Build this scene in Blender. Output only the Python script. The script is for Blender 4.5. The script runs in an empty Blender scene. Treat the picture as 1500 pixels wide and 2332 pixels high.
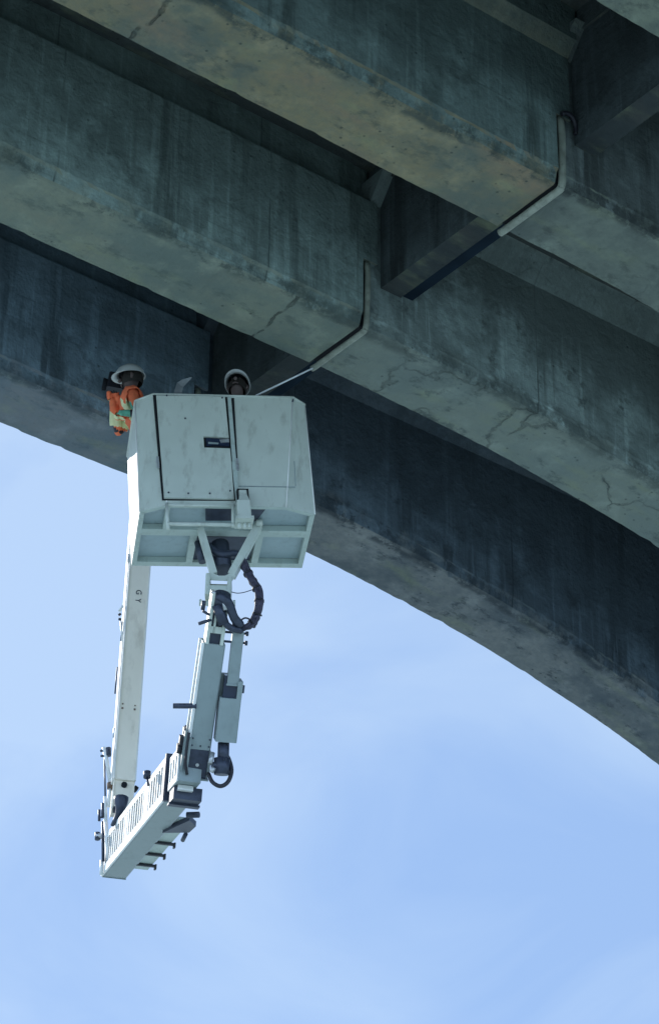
import bpy, bmesh, math, random
from mathutils import Vector as V, Matrix, noise
random.seed(7)
S = bpy.context.scene
C = S.collection
R = math.radians

# ------------------------------------------------------------------ camera
CAMZ = 1.6
FW = V((0.0, 0.84928239, 0.52793884)); RT = V((0.99996877, -0.00417254, 0.00671226)); UP = V((-0.00790345, -0.52792235, 0.84925587))
FPX = 6493.7
cd = bpy.data.cameras.new('camera'); cam = bpy.data.objects.new('camera', cd); C.objects.link(cam)
cam.matrix_world = Matrix(((RT.x, UP.x, -FW.x, 0), (RT.y, UP.y, -FW.y, 0), (RT.z, UP.z, -FW.z, CAMZ), (0, 0, 0, 1)))
cd.sensor_fit = 'HORIZONTAL'; cd.sensor_width = 36; cd.lens = 36*FPX/1500
cd.clip_start = 0.1; cd.clip_end = 20000
S.camera = cam

# ------------------------------------------------------------------ light
SUN_AZ, SUN_EL = R(-38), R(31.5)       # azimuth from +Y (view direction), negative = to the left
sund = V((math.sin(SUN_AZ)*math.cos(SUN_EL), math.cos(SUN_AZ)*math.cos(SUN_EL), math.sin(SUN_EL)))
sl = bpy.data.lights.new('sun', 'SUN'); sl.energy = 3.0; sl.angle = R(0.5); sl.color = (1, .95, .87)
so = bpy.data.objects.new('sun', sl); C.objects.link(so); so.rotation_euler = sund.to_track_quat('Z', 'Y').to_euler(); so.location = (-30, 30, 40)
W = bpy.data.worlds.new("World"); S.world = W; W.use_nodes = True
nt = W.node_tree; nt.nodes.clear()
def N(nt, t, **k):
    n = nt.nodes.new(t)
    for a, b in k.items(): setattr(n, a, b)
    return n
out = N(nt, 'ShaderNodeOutputWorld'); bg = N(nt, 'ShaderNodeBackground'); bg.inputs[1].default_value = 0.15
sky = N(nt, 'ShaderNodeTexSky', sky_type='NISHITA'); sky.sun_disc = False; sky.sun_elevation = SUN_EL; sky.sun_rotation = SUN_AZ
sky.air_density = 1.0; sky.dust_density = .3; sky.ozone_density = 2.0; sky.altitude = 0
tc = N(nt, 'ShaderNodeTexCoord')
mp = N(nt, 'ShaderNodeMapping'); mp.inputs['Scale'].default_value = (1, 1, 1.6)
cl = N(nt, 'ShaderNodeTexNoise'); cl.inputs['Scale'].default_value = 7.5; cl.inputs['Detail'].default_value = 7; cl.inputs['Roughness'].default_value = .5; cl.inputs['Distortion'].default_value = .6
mp.inputs['Location'].default_value = (3.1, .4, 1.2)
rmp = N(nt, 'ShaderNodeMapRange', clamp=True); rmp.inputs[1].default_value = .36; rmp.inputs[2].default_value = .66; rmp.inputs[3].default_value = 0; rmp.inputs[4].default_value = 1
mx = N(nt, 'ShaderNodeMix', data_type='RGBA'); mx.inputs['B'].default_value = (3.15, 4.35, 6.4, 1)
l = nt.links.new
l(tc.outputs['Generated'], mp.inputs[0]); l(mp.outputs[0], cl.inputs['Vector']); l(cl.outputs[0], rmp.inputs[0])
veil = N(nt, 'ShaderNodeMix', data_type='RGBA'); veil.inputs['A'].default_value = (2.2, 3.4, 5.7, 1); veil.inputs['B'].default_value = (3.3, 4.45, 6.2, 1)
sq = N(nt, 'ShaderNodeSeparateXYZ'); l(tc.outputs['Generated'], sq.inputs[0])
# thin high cloud is thicker to the west (left) than to the east
gx = N(nt, 'ShaderNodeMapRange', clamp=True)
for i_, q_ in enumerate((-.14, .14, .34, -.12)): gx.inputs[i_+1].default_value = q_
l(sq.outputs[0], gx.inputs[0]); ad = N(nt, 'ShaderNodeMath', operation='MULTIPLY_ADD'); l(rmp.outputs[0], ad.inputs[0]); ad.inputs[1].default_value = .95; l(gx.outputs[0], ad.inputs[2]); ad.use_clamp = True
gz = N(nt, 'ShaderNodeMapRange', clamp=True)
for i_, q_ in enumerate((.36, .54, -.22, .16)): gz.inputs[i_+1].default_value = q_
l(sq.outputs[2], gz.inputs[0]); az_ = N(nt, 'ShaderNodeMath', operation='ADD', use_clamp=True); l(ad.outputs[0], az_.inputs[0]); l(gz.outputs[0], az_.inputs[1]); ad.use_clamp = False
l(az_.outputs[0], veil.inputs['Factor']); mx.inputs['Factor'].default_value = .8; l(veil.outputs['Result'], mx.inputs['B'])
l(sky.outputs[0], mx.inputs['A']); # sky half behind the viewer brightened, added as fill for camera-facing surfaces
sp = N(nt, 'ShaderNodeSeparateXYZ'); l(tc.outputs['Generated'], sp.inputs[0])
bk = N(nt, 'ShaderNodeMapRange', clamp=True); bk.interpolation_type = 'SMOOTHSTEP'
for i_, q_ in enumerate((.25, -.5, 1., 3.0)): bk.inputs[i_+1].default_value = q_
l(sp.outputs[1], bk.inputs[0]); vm = N(nt, 'ShaderNodeVectorMath', operation='SCALE'); l(mx.outputs['Result'], vm.inputs[0]); l(bk.outputs[0], vm.inputs[3])
l(vm.outputs[0], bg.inputs[0]); l(bg.outputs[0], out.inputs[0])
S.view_settings.view_transform = 'Standard'; S.view_settings.look = 'None'; S.view_settings.gamma = 1
S.view_settings.exposure = 0.1
S.render.engine = 'CYCLES'

# ------------------------------------------------------------------ helpers
def at(px, py, Y):
    """point seen at photo pixel (px,py) standing Y metres ahead of the camera"""
    d = FW + RT*((px-750)/FPX) + UP*((1166-py)/FPX)
    return V((0, 0, CAMZ)) + d*(Y/d.y)

class Fr:
    def __init__(s, o, x, z=None, y=None):
        s.o = V(o)
        if z is not None:
            z = V(z).normalized(); x = V(x); x = (x - z*x.dot(z)).normalized(); s.X, s.Z = x, z; s.Y = z.cross(x)
    def __call__(s, x, y, z): return s.o + s.X*x + s.Y*y + s.Z*z

class MB:
    def __init__(s): s.v = []; s.f = []; s.m = []; s.sm = []
    def add(s, vs, fs, m=0, smooth=False):
        b = len(s.v); s.v += [V(q) for q in vs]
        for f in fs: s.f.append([b+i for i in f]); s.m.append(m); s.sm.append(smooth)
    def hexa(s, c, m=0):          # 8 corners: bottom 4 ccw, top 4
        s.add(c, [(3, 2, 1, 0), (4, 5, 6, 7), (0, 1, 5, 4), (1, 2, 6, 5), (2, 3, 7, 6), (3, 0, 4, 7)], m)
    def box(s, F, x0, x1, y0, y1, z0, z1, m=0, b=0.0):
        if b <= 0:
            s.hexa([F(x0, y0, z0), F(x1, y0, z0), F(x1, y1, z0), F(x0, y1, z0), F(x0, y0, z1), F(x1, y0, z1), F(x1, y1, z1), F(x0, y1, z1)], m); return
        # bevelled along z
        P = [(x0+b, y0), (x1-b, y0), (x1, y0+b), (x1, y1-b), (x1-b, y1), (x0+b, y1), (x0, y1-b), (x0, y0+b)]
        s.prism([F(x, y, z0) for x, y in P], [F(x, y, z1) for x, y in P], m)
    def prism(s, A, B, m=0, smooth=False):
        n = len(A); s.add(list(A)+list(B), [tuple(range(n-1, -1, -1)), tuple(range(n, 2*n))], m)
        b = len(s.v)-2*n
        for i in range(n):
            j = (i+1) % n; s.f.append([b+i, b+j, b+n+j, b+n+i]); s.m.append(m); s.sm.append(smooth)
    def tube(s, pts, r, m=0, n=10, cap=True):
        pts = [V(q) for q in pts]; rr = r if isinstance(r, (list, tuple)) else [r]*len(pts)
        rings = []; prev = None
        for i, q in enumerate(pts):
            d = (pts[min(i+1, len(pts)-1)] - pts[max(i-1, 0)]).normalized()
            if prev is None: a = d.orthogonal().normalized()
            else: a = (prev - d*prev.dot(d)).normalized()
            prev = a; c = d.cross(a)
            rings.append([q + (a*math.cos(2*math.pi*k/n) + c*math.sin(2*math.pi*k/n))*rr[i] for k in range(n)])
        b = len(s.v)
        for g in rings: s.v += g
        for i in range(len(rings)-1):
            for k in range(n):
                k2 = (k+1) % n; s.f.append([b+i*n+k, b+i*n+k2, b+(i+1)*n+k2, b+(i+1)*n+k]); s.m.append(m); s.sm.append(True)
        if cap:
            s.f.append([b+k for k in range(n-1, -1, -1)]); s.m.append(m); s.sm.append(False)
            e = b+(len(rings)-1)*n; s.f.append([e+k for k in range(n)]); s.m.append(m); s.sm.append(False)
    def split(s):
        p = list(range(len(s.v)))
        def fd(i):
            while p[i] != i: p[i] = p[p[i]]; i = p[i]
            return i
        for f in s.f:
            for q in f[1:]: p[fd(q)] = fd(f[0])
        g = {}
        for f, m, sm in zip(s.f, s.m, s.sm): g.setdefault(fd(f[0]), []).append((f, m, sm))
        o = []
        for L_ in g.values():
            c_ = MB(); ids = {}
            for f, m, sm in L_:
                for q in f:
                    if q not in ids: ids[q] = len(c_.v); c_.v.append(s.v[q])
                c_.f.append([ids[q] for q in f]); c_.m.append(m); c_.sm.append(sm)
            o.append(c_)
        return o
    def build(s, name, mats, parent=None, inv=None):
        me = bpy.data.meshes.new(name)
        vs = [inv @ q for q in s.v] if inv is not None else s.v
        me.from_pydata([tuple(q) for q in vs], [], s.f)
        if not isinstance(mats, (list, tuple)): mats = [mats]
        for m in mats: me.materials.append(m)
        for i, p in enumerate(me.polygons): p.material_index = s.m[i]; p.use_smooth = s.sm[i]
        bm = bmesh.new(); bm.from_mesh(me); bmesh.ops.recalc_face_normals(bm, faces=bm.faces); bm.to_mesh(me); bm.free()
        o = bpy.data.objects.new(name, me); C.objects.link(o)
        if parent is not None:
            o.parent = parent; o.matrix_parent_inverse = Matrix()
        return o
def smooth(pts, k=6):     # catmull-rom
    pts = [V(p) for p in pts]; P = [pts[0]*2-pts[1]] + pts + [pts[-1]*2-pts[-2]]; o = []
    for i in range(1, len(P)-2):
        for j in range(k):
            t = j/k; a, b, c, d = P[i-1:i+3]
            o.append(.5*((2*b)+(c-a)*t+(2*a-5*b+4*c-d)*t*t+(3*b-a-3*c+d)*t**3))
    o.append(pts[-1]); return o
def empty(name, loc, rz=0, label=None, cat=None, group=None):
    o = bpy.data.objects.new(name, None); C.objects.link(o); o.location = loc; o.rotation_euler = (0, 0, rz); o.empty_display_size = .3
    if label: o['label'] = label
    if cat: o['category'] = cat
    if group: o['group'] = group
    return o
def part(mb, name, mats, root):        # geometry given in world space, root already placed
    if name in SPLIT:
        comps = mb.split()
        if len(comps) > 1:
            for c_ in comps: part1(c_, name, mats, root)
            return None
    return part1(mb, name, mats, root)
SPLIT = {'seam', 'bolt', 'bolts', 'tray_rib', 'clamp', 'tape_wrap', 'machinery_well', 'cheek_plate', 'edge_rail', 'edge_strip', 'grease_nipple', 'plug_mark', 'fitting', 'hose_fitting', 'elbow_pin', 'hanging_hose', 'pin_hole', 'tray_roller', 'hydraulic_valve', 'lettering'}
def part1(mb, name, mats, root):
    M = Matrix.LocRotScale(root.location, root.rotation_euler, None) if root.parent is None else Matrix.LocRotScale(root.parent.location, root.parent.rotation_euler, None)
    return mb.build(name, mats, root, M.inverted())

# ------------------------------------------------------------------ materials
def mat(name, col, rough=.6, metal=0., var=.12, scale=6., bump=.0, dirt=None, spec=.5, streak=0.):
    m = bpy.data.materials.new(name); m.use_nodes = True; t = m.node_tree; L = t.links.new
    b = t.nodes['Principled BSDF']; b.inputs['Roughness'].default_value = rough; b.inputs['Metallic'].default_value = metal
    b.inputs['Specular IOR Level'].default_value = spec
    co = N(t, 'ShaderNodeTexCoord'); no = N(t, 'ShaderNodeTexNoise'); no.inputs['Scale'].default_value = scale; no.inputs['Detail'].default_value = 6
    L(co.outputs['Object'], no.inputs['Vector'])
    r = N(t, 'ShaderNodeValToRGB'); c = V(col)
    r.color_ramp.elements[0].position = .3; r.color_ramp.elements[1].position = .7
    r.color_ramp.elements[0].color = (*(c*(1-var)), 1); r.color_ramp.elements[1].color = (*(c*(1+var)), 1)
    L(no.outputs[0], r.inputs[0]); last = r.outputs[0]
    if dirt:
        n2 = N(t, 'ShaderNodeTexNoise'); n2.inputs['Scale'].default_value = scale*2.2; n2.inputs['Detail'].default_value = 8; n2.inputs['Roughness'].default_value = .65
        mpg = N(t, 'ShaderNodeMapping'); mpg.inputs['Scale'].default_value = (1, 1, .35 if streak else 1)
        L(co.outputs['Object'], mpg.inputs[0]); L(mpg.outputs[0], n2.inputs['Vector'])
        rr = N(t, 'ShaderNodeMapRange', clamp=True); rr.inputs[1].default_value = .52; rr.inputs[2].default_value = .75; rr.inputs[3].default_value = 0; rr.inputs[4].default_value = dirt[3]
        L(n2.outputs[0], rr.inputs[0]); x = N(t, 'ShaderNodeMix', data_type='RGBA'); x.inputs['B'].default_value = (*dirt[:3], 1)
        L(rr.outputs[0], x.inputs['Factor']); L(last, x.inputs['A']); last = x.outputs['Result']
    L(last, b.inputs['Base Color'])
    if bump:
        bp = N(t, 'ShaderNodeBump'); bp.inputs['Strength'].default_value = bump; bp.inputs['Distance'].default_value = .01
        L(no.outputs[0], bp.inputs['Height']); L(bp.outputs[0], b.inputs['Normal'])
    rv = N(t, 'ShaderNodeMapRange'); rv.inputs[3].default_value = max(rough-.1, .05); rv.inputs[4].default_value = min(rough+.12, 1)
    L(no.outputs[0], rv.inputs[0]); L(rv.outputs[0], b.inputs['Roughness'])
    return m

ZSOFF = 15.15+CAMZ
def concrete(name, base, soff, seed=0., crack=0., rust=.3, dark=1.0, lines=(), edge=None, vlines=()):
    """object coords: x along the bridge, y across, z up"""
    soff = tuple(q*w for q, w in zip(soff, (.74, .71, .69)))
    m = bpy.data.materials.new(name); m.use_nodes = True; t = m.node_tree; L = t.links.new
    b = t.nodes['Principled BSDF']; b.inputs['Roughness'].default_value = .9; b.inputs['Specular IOR Level'].default_value = .25
    co = N(t, 'ShaderNodeTexCoord'); off = N(t, 'ShaderNodeVectorMath', operation='ADD'); off.inputs[1].default_value = (seed, seed*.7, seed*1.3)
    L(co.outputs['Object'], off.inputs[0])
    def noise(scale, sc=(1, 1, 1), det=5, ro=.55):
        mp_ = N(t, 'ShaderNodeMapping'); mp_.inputs['Scale'].default_value = sc; L(off.outputs[0], mp_.inputs[0])
        n = N(t, 'ShaderNodeTexNoise'); n.inputs['Scale'].default_value = scale; n.inputs['Detail'].default_value = det; n.inputs['Roughness'].default_value = ro
        L(mp_.outputs[0], n.inputs['Vector']); return n.outputs[0]
    def rng(x, a, b_, c=0., d=1.):
        r = N(t, 'ShaderNodeMapRange', clamp=True); r.interpolation_type = 'SMOOTHSTEP'
        for i, q in enumerate((a, b_, c, d)): r.inputs[i+1].default_value = q
        L(x, r.inputs[0]); return r.outputs[0]
    def mul(a, b_, op='MULTIPLY'):
        n = N(t, 'ShaderNodeMath', operation=op)
        for i, q in enumerate((a, b_)):
            if isinstance(q, (int, float)): n.inputs[i].default_value = q
            else: L(q, n.inputs[i])
        return n.outputs[0]
    def mixc(f, A, B, blend='MIX'):
        n = N(t, 'ShaderNodeMix', data_type='RGBA', blend_type=blend)
        for k, q in (('Factor', f), ('A', A), ('B', B)):
            if isinstance(q, (int, float)): n.inputs[k].default_value = q
            elif isinstance(q, tuple): n.inputs[k].default_value = (*q, 1)
            else: L(q, n.inputs[k])
        return n.outputs['Result']
    ge = N(t, 'ShaderNodeNewGeometry'); sx = N(t, 'ShaderNodeSeparateXYZ'); L(ge.outputs['True Normal'], sx.inputs[0])
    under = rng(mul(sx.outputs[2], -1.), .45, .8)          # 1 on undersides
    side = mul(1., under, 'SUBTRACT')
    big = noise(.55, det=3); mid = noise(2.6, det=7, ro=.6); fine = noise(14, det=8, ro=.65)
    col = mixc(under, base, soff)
    col = mixc(rng(noise(1.05, (1, 1, 1.3), 7, .6), .40, .64, 0., .75), col, tuple(c*.5 for c in base))
    # cloudy blotches
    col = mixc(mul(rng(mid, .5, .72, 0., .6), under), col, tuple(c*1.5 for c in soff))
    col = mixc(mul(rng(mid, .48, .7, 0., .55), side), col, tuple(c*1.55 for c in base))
    col = mixc(rng(mid, .46, .28, 0., .55), col, tuple(c*.45 for c in base))
    # vertical run-off streaks on the faces
    st = noise(1., (3.2, 3.2, .28), 6, .6); st2 = noise(1., (11, 11, .5), 4, .6); gate = rng(noise(.9, (1, 1, .5), 2), .42, .6)
    col = mixc(mul(mul(side, gate), rng(st, .48, .62, 0., .9)), col, tuple(c*.28 for c in base))
    col = mixc(mul(side, rng(st2, .52, .68, 0., .45)), col, tuple(c*1.7 for c in base))
    col = mixc(mul(mul(side, gate), rng(st2, .42, .3, 0., .5)), col, tuple(c*.35 for c in base))
    # rust / algae tints on the soffit
    col = mixc(mul(under, rng(noise(1.1, (1, 2.2, 1), 4), .5, .72, 0., rust)), col, (.235, .18, .125))
    col = mixc(mul(under, rng(noise(1.7, (1, 2.5, 1), 5), .52, .75, 0., .35)), col, (.24, .27, .15))
    # dark grime patches
    gr = noise(3.4, (1, 1.6, 1), 9, .7)
    col = mixc(rng(gr, 0.53, .67, 0., min(.9, .55*dark)), col, tuple(c*.28 for c in base))
    col = mixc(rng(fine, .35, .65, 0., .28), col, tuple(c*.55 for c in base))
    xy = N(t, 'ShaderNodeSeparateXYZ'); L(co.outputs['Object'], xy.inputs[0])
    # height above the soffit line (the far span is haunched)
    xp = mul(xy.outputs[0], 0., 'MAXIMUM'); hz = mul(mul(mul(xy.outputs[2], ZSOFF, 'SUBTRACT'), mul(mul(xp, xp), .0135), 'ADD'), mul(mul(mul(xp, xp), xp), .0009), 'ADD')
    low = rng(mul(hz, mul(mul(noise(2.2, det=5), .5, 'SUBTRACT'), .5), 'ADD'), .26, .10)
    if edge is not None:      # weathered, spalled strip along the near arris
        de = N(t, 'ShaderNodeMath', operation='ABSOLUTE'); L(mul(mul(xy.outputs[1], edge+.03, 'SUBTRACT'), mul(mul(noise(1.6, det=5), .5, 'SUBTRACT'), .35), 'ADD'), de.inputs[0])
        ek = mul(rng(de.outputs[0], .10*(1.5 if crack > .9 else 1), .01), rng(noise(2.3, (1, 1, 1), 8, .75), .40 if crack > .9 else .44, .54))
        ek = mul(ek, low)
        col = mixc(mul(ek, .8), col, tuple(c*.25 for c in base))
        de2 = N(t, 'ShaderNodeMath', operation='ABSOLUTE'); L(mul(xy.outputs[1], edge-.01, 'SUBTRACT'), de2.inputs[0])
        col = mixc(mul(mul(rng(de2.outputs[0], .06, .02), low), rng(noise(4.1, det=6, ro=.7), .46, .64, 0., .35)), col, tuple(c*1.35 for c in soff))
    for vx in vlines:          # pour joints down the face
        dl = N(t, 'ShaderNodeMath', operation='ABSOLUTE'); L(mul(mul(xy.outputs[0], vx, 'SUBTRACT'), mul(mul(noise(2.), .5, 'SUBTRACT'), .04), 'ADD'), dl.inputs[0])
        col = mixc(mul(mul(rng(dl.outputs[0], .014, .003), side), mul(rng(noise(1.1), .42, .55), .7)), col, tuple(c*.2 for c in base))
    # darker zone high on the face under the deck, with a ragged lower edge
    col = mixc(mul(side, rng(mul(hz, mul(mul(noise(1.3, (1, 1, .6), 6, .62), .5, 'SUBTRACT'), 2.6), 'ADD'), .55, 1.0, 0., .45*dark)), col, tuple(c*.42 for c in base))
    # faint formwork board lines
    bw = N(t, 'ShaderNodeMath', operation='PINGPONG'); L(mul(xy.outputs[2], mul(mul(noise(1.5), .5, 'SUBTRACT'), .02), 'ADD'), bw.inputs[0]); bw.inputs[1].default_value = .14
    col = mixc(mul(mul(rng(bw.outputs[0], .012, .002), side), mul(rng(noise(.8), .45, .6), .3)), col, tuple(c*.35 for c in base))
    # pitting
    vo = N(t, 'ShaderNodeTexVoronoi'); vo.inputs['Scale'].default_value = 9; L(off.outputs[0], vo.inputs['Vector'])
    pit = mul(rng(vo.outputs['Distance'], .16, .06), rng(noise(1.3, det=1), .55, .62))
    col = mixc(mul(pit, .7), col, tuple(c*.2 for c in base))
    h = mul(mul(mid, .6), mul(fine, .4), 'ADD')
    if crack:
        wv = N(t, 'ShaderNodeTexNoise'); wv.inputs['Scale'].default_value = 3.; wv.inputs['Detail'].default_value = 6; L(off.outputs[0], wv.inputs['Vector'])
        dv = N(t, 'ShaderNodeVectorMath', operation='SCALE'); dv.inputs[3].default_value = .55; L(wv.outputs['Color'], dv.inputs[0])
        dd = N(t, 'ShaderNodeVectorMath', operation='ADD'); L(off.outputs[0], dd.inputs[0]); L(dv.outputs[0], dd.inputs[1])
        vc = N(t, 'ShaderNodeTexVoronoi', feature='DISTANCE_TO_EDGE'); vc.inputs['Scale'].default_value = 1.15; L(dd.outputs[0], vc.inputs['Vector'])
        cm = mul(rng(vc.outputs['Distance'], .022, .002), rng(noise(1.2, det=2), .42, .52))
        cm = mul(cm, mul(under, crack*.36))
        halo = mul(mul(rng(vc.outputs['Distance'], .09, .0), rng(noise(4.2, det=6, ro=.7), .5, .62)), mul(under, crack*.8))
        col = mixc(halo, col, tuple(c*.3 for c in base)); col = mixc(cm, col, tuple(c*.12 for c in base))
        h = mul(h, mul(cm, .7), 'SUBTRACT')
    if lines:
        xx = N(t, 'ShaderNodeSeparateXYZ'); L(co.outputs['Object'], xx.inputs[0])
        wob = mul(mul(noise(3., det=5), .5, 'SUBTRACT'), .22)
        for lx in lines:
            d = N(t, 'ShaderNodeMath', operation='ABSOLUTE'); L(mul(mul(xx.outputs[0], lx, 'SUBTRACT'), wob, 'ADD'), d.inputs[0])
            k = mul(mul(rng(d.outputs[0], .022, .002), rng(noise(5., det=3), .35, .5)), under)
            col = mixc(mul(k, .5), col, tuple(c*.15 for c in base)); h = mul(h, mul(k, .6), 'SUBTRACT')
    L(col, b.inputs['Base Color'])
    bp = N(t, 'ShaderNodeBump'); bp.inputs['Strength'].default_value = 1.; bp.inputs['Distance'].default_value = .05
    L(h, bp.inputs['Height']); L(bp.outputs[0], b.inputs['Normal'])
    return m

CB = (.165, .20, .195); CS = (.31, .325, .275)
M = {}
M['slab'] = concrete('deck_concrete', (.09, .11, .11), (.09, .11, .11), 21., rust=.1)
M['diaphragm'] = concrete('diaphragm_concrete', (.08, .10, .105), (.042, .055, .06), 5., rust=.1)
M['bay_shade'] = mat('bay_shade_black', (.010, .018, .028), .95, 0, .3, 3, .3, spec=.05)  # deep shade painted as a near-black colour
M['grey_paint'] = mat('grey_green_paint', (.55, .605, .55), .42, 0, .04, 5, .02, (.24, .25, .21, .6), streak=1)
M['grey_frame'] = mat('grey_green_frame_paint', (.43, .51, .48), .45, 0, .06, 8, .02, (.18, .20, .16, .4))
M['panel_under'] = mat('blue_grey_floor_sheet', (.33, .42, .45), .4, 0, .06, 7, .02, (.15, .19, .2, .35))
M['white_paint'] = mat('white_paint', (.78, .79, .78), .4, 0, .04, 5, .02, (.35, .33, .28, .35), streak=1)
M['boom_paint'] = mat('off_white_boom_paint', (.88, .82, .71), .45, 0, .04, 3, .02, (.36, .31, .24, .5), streak=1)
M['arm_paint'] = mat('grey_green_arm_paint', (.26, .315, .32), .45, 0, .05, 6, .02, (.14, .17, .16, .35), streak=1)
M['dark_metal'] = mat('dark_steel', (.045, .055, .085), .45, .3, .25, 20, .05)
M['gap'] = mat('dark_gap', (.006, .008, .012), .9, 0, .1)
M['black'] = mat('black_rubber', (.018, .018, .026), .55, 0, .3, 30, .3)
M['hose'] = mat('black_hose_wrap', (.05, .045, .075), .6, 0, .35, 25, .6)
M['steel'] = mat('galvanised_steel', (.52, .54, .56), .38, .6, .1, 20, .03, (.25, .2, .15, .4))
M['rust'] = mat('rusty_pin', (.17, .11, .075), .8, .1, .3, 40, .2)
M['glass'] = mat('window_dark', (.02, .03, .06), .2, 0, .2)
M['lip'] = mat('joint_lip_paint', (.25, .275, .23), .5, 0, .25, 9, .3, (.10, .11, .09, .7))
M['hat'] = mat('white_helmet_shell', (.60, .62, .61), .4, 0, .04, 12, .0, (.4, .4, .38, .3))
M['skin'] = mat('skin', (.12, .085, .08), .6, 0, .1, 20)
M['hair'] = mat('dark_hair', (.02, .015, .012), .7, 0, .3, 60)
M['shirt'] = mat('navy_workwear', (.03, .045, .075), .85, 0, .2, 20, .3)
M['trouser'] = mat('dark_trousers', (.03, .035, .05), .85, 0, .2, 20, .3)
M['orange'] = mat('orange_vest_cloth', (.80, .17, .07), .8, 0, .2, 15, .3)
M['tape'] = mat('silver_yellow_tape', (.74, .76, .44), .4, 0, .08, 20)
M['green'] = mat('green_glove_cloth', (.10, .34, .24), .8, 0, .3, 25, .3)
M['boot'] = mat('boot_leather', (.03, .02, .015), .6)
M['white_rod'] = mat('aluminium_rod', (.80, .83, .88), .3, .2, .05)
M['ground'] = mat('pale_wet_ground', (.345, .40, .355), .95, 0, .2, .05, .0, (.18, .22, .2, .4))

# ------------------------------------------------------------------ ground
mb = MB(); g = 3000; n = 24
def gh(x, y): return -0.0 + .35*math.sin(x*.011)*math.cos(y*.009)
vs = [(-g+2*g*i/n, -g+2*g*j/n, -.5) for j in range(n+1) for i in range(n+1)]
mb.add(vs, [(j*(n+1)+i, j*(n+1)+i+1, (j+1)*(n+1)+i+1, (j+1)*(n+1)+i) for j in range(n) for i in range(n)])
gr = mb.build('ground', M['ground']); gr['kind'] = 'structure'

# ------------------------------------------------------------------ bridge (local: x along, y across away from camera, z up)
AZL = 0.90767          # azimuth of the bridge's long axis
Lv = V((math.sin(AZL), math.cos(AZL), 0)); Tv = V((-math.cos(AZL), math.sin(AZL), 0))
L0, T2, SP, WD = 13.300, 17.28, 2.651, .767
ZS, ZT = 15.15+CAMZ, 16.60+CAMZ
bridge = empty('concrete_bridge', Lv*L0 + Tv*T2, math.pi/2-AZL, 'stained concrete girder bridge overhead, seen from below, with an open joint across its beams', 'bridge')
def Bp(l, t, z): return V((l, t, z))       # bridge local; t=0 is the far edge of the third-last girder's soffit
def zs(l):
    return ZS if l < 0 else ZS+.01-.0135*l*l-.0009*l**3
def girder(k, right, m):
    tf = (k)*SP; tn = tf-WD
    ls = []
    l = .03 if right else -14.
    end = 14. if right else -.07
    while l < end-1e-6: ls.append(l); l += .055
    ls.append(end)
    rings = []
    rnd = random.Random(k*13+right)
    ph = rnd.random()*9
    for l in ls:
        z = zs(l) + .004*math.sin(l*3.1+ph)
        def j(a=.006): return rnd.uniform(-a, a)
        n1 = noise.noise((l*2.3, k*7.7+right*3, 1.)); n2 = noise.noise((l*9., k*5.1+right*2, 4.)); n3 = noise.noise((l*1.1, k*3.3+right*5, 9.))
        amp = 1.6 if (k == 0 and right) else 1.
        q = max(0, n1*.03+n2*.022)*amp + (max(0, n3-.12)*.10*(.5+n2) if n3 > .12 else 0)*amp
        q2 = max(0, noise.noise((l*6., k*2.2+right, 14.))-.1)*.03
        band = .05 if not right else .02
        topn = [(tn-.25, ZT+.30), (tn-.20, ZT+.25), (tn-band, ZT)] if right else ([(tn-.17, ZT+.52), (tn-.17, ZT+.13), (tn-band, ZT)] if k < 0 else [(tn+.10, ZT+.52), (tn+.10, ZT+.004), (tn-band, ZT)])
        topf = [(tf, ZT), (tf+.20, ZT+.25), (tf+.25, ZT+.30)] if right else [(tf, ZT), (tf, ZT+.3), (tf, ZT+.52)]
        if k == 1 and not right and -1.1 < l < -.1: q += rnd.uniform(.0, .05)
        rings.append(topn + [ (tn-band+j(.003), z+.35), (tn-band+j(.004), z+.135), (tn-band*.55+j(.002)+n2*.008, z+.11+n1*.03+n2*.02), (tn+q*.6, z+.012+q), (tn+.02+q*1.2, z+j(.002)), (tn+.26, z+j(.004)), (tf-.26, z+j(.004)), (tf-.02-q2, z+j(.002)), (tf+j(.002)-q2, z+.02)] + topf)
    b = MB(); nn = len(rings[0])
    # dapped end: the top of the near span reaches over the joint, the far span starts later there
    vs = [Bp(l, t, z) for l, r in zip(ls, rings) for t, z in r]
    fs = []
    for i in range(len(ls)-1):
        for q in range(nn-1): fs.append((i*nn+q, i*nn+q+1, (i+1)*nn+q+1, (i+1)*nn+q))
    fs.append(tuple(range(nn-1, -1, -1))); fs.append(tuple((len(ls)-1)*nn+q for q in range(nn)))
    b.add(vs, fs)
    if not right:
        for (a, c) in ((-.0705, .10),):       # upper nib over the bearing
            P = ([(tn-.167, ZT+.49), (tn-.167, ZT+.132)] if k < 0 else [(tn+.102, ZT+.49), (tn+.102, ZT+.002)]) + [(tn-.048, ZT), (tn-.048, ZS+.75), (tf-.002, ZS+.75), (tf-.002, ZT+.49)]
            b.prism([Bp(a, t, z) for t, z in P], [Bp(c, t, z) for t, z in P])
    o = b.build('girder', m, bridge); return o
gm = {}
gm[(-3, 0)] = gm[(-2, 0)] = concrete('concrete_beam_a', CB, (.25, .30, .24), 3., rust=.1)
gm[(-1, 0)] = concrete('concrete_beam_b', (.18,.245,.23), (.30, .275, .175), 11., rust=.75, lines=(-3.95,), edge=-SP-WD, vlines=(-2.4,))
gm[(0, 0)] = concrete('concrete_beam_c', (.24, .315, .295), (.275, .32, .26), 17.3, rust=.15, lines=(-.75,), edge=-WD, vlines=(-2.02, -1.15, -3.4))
gm[(1, 0)] = concrete('concrete_beam_d', (.215, .30, .365), (.235, .27, .305), 29.1, rust=.1, edge=SP-WD, vlines=(-.9,))
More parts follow.
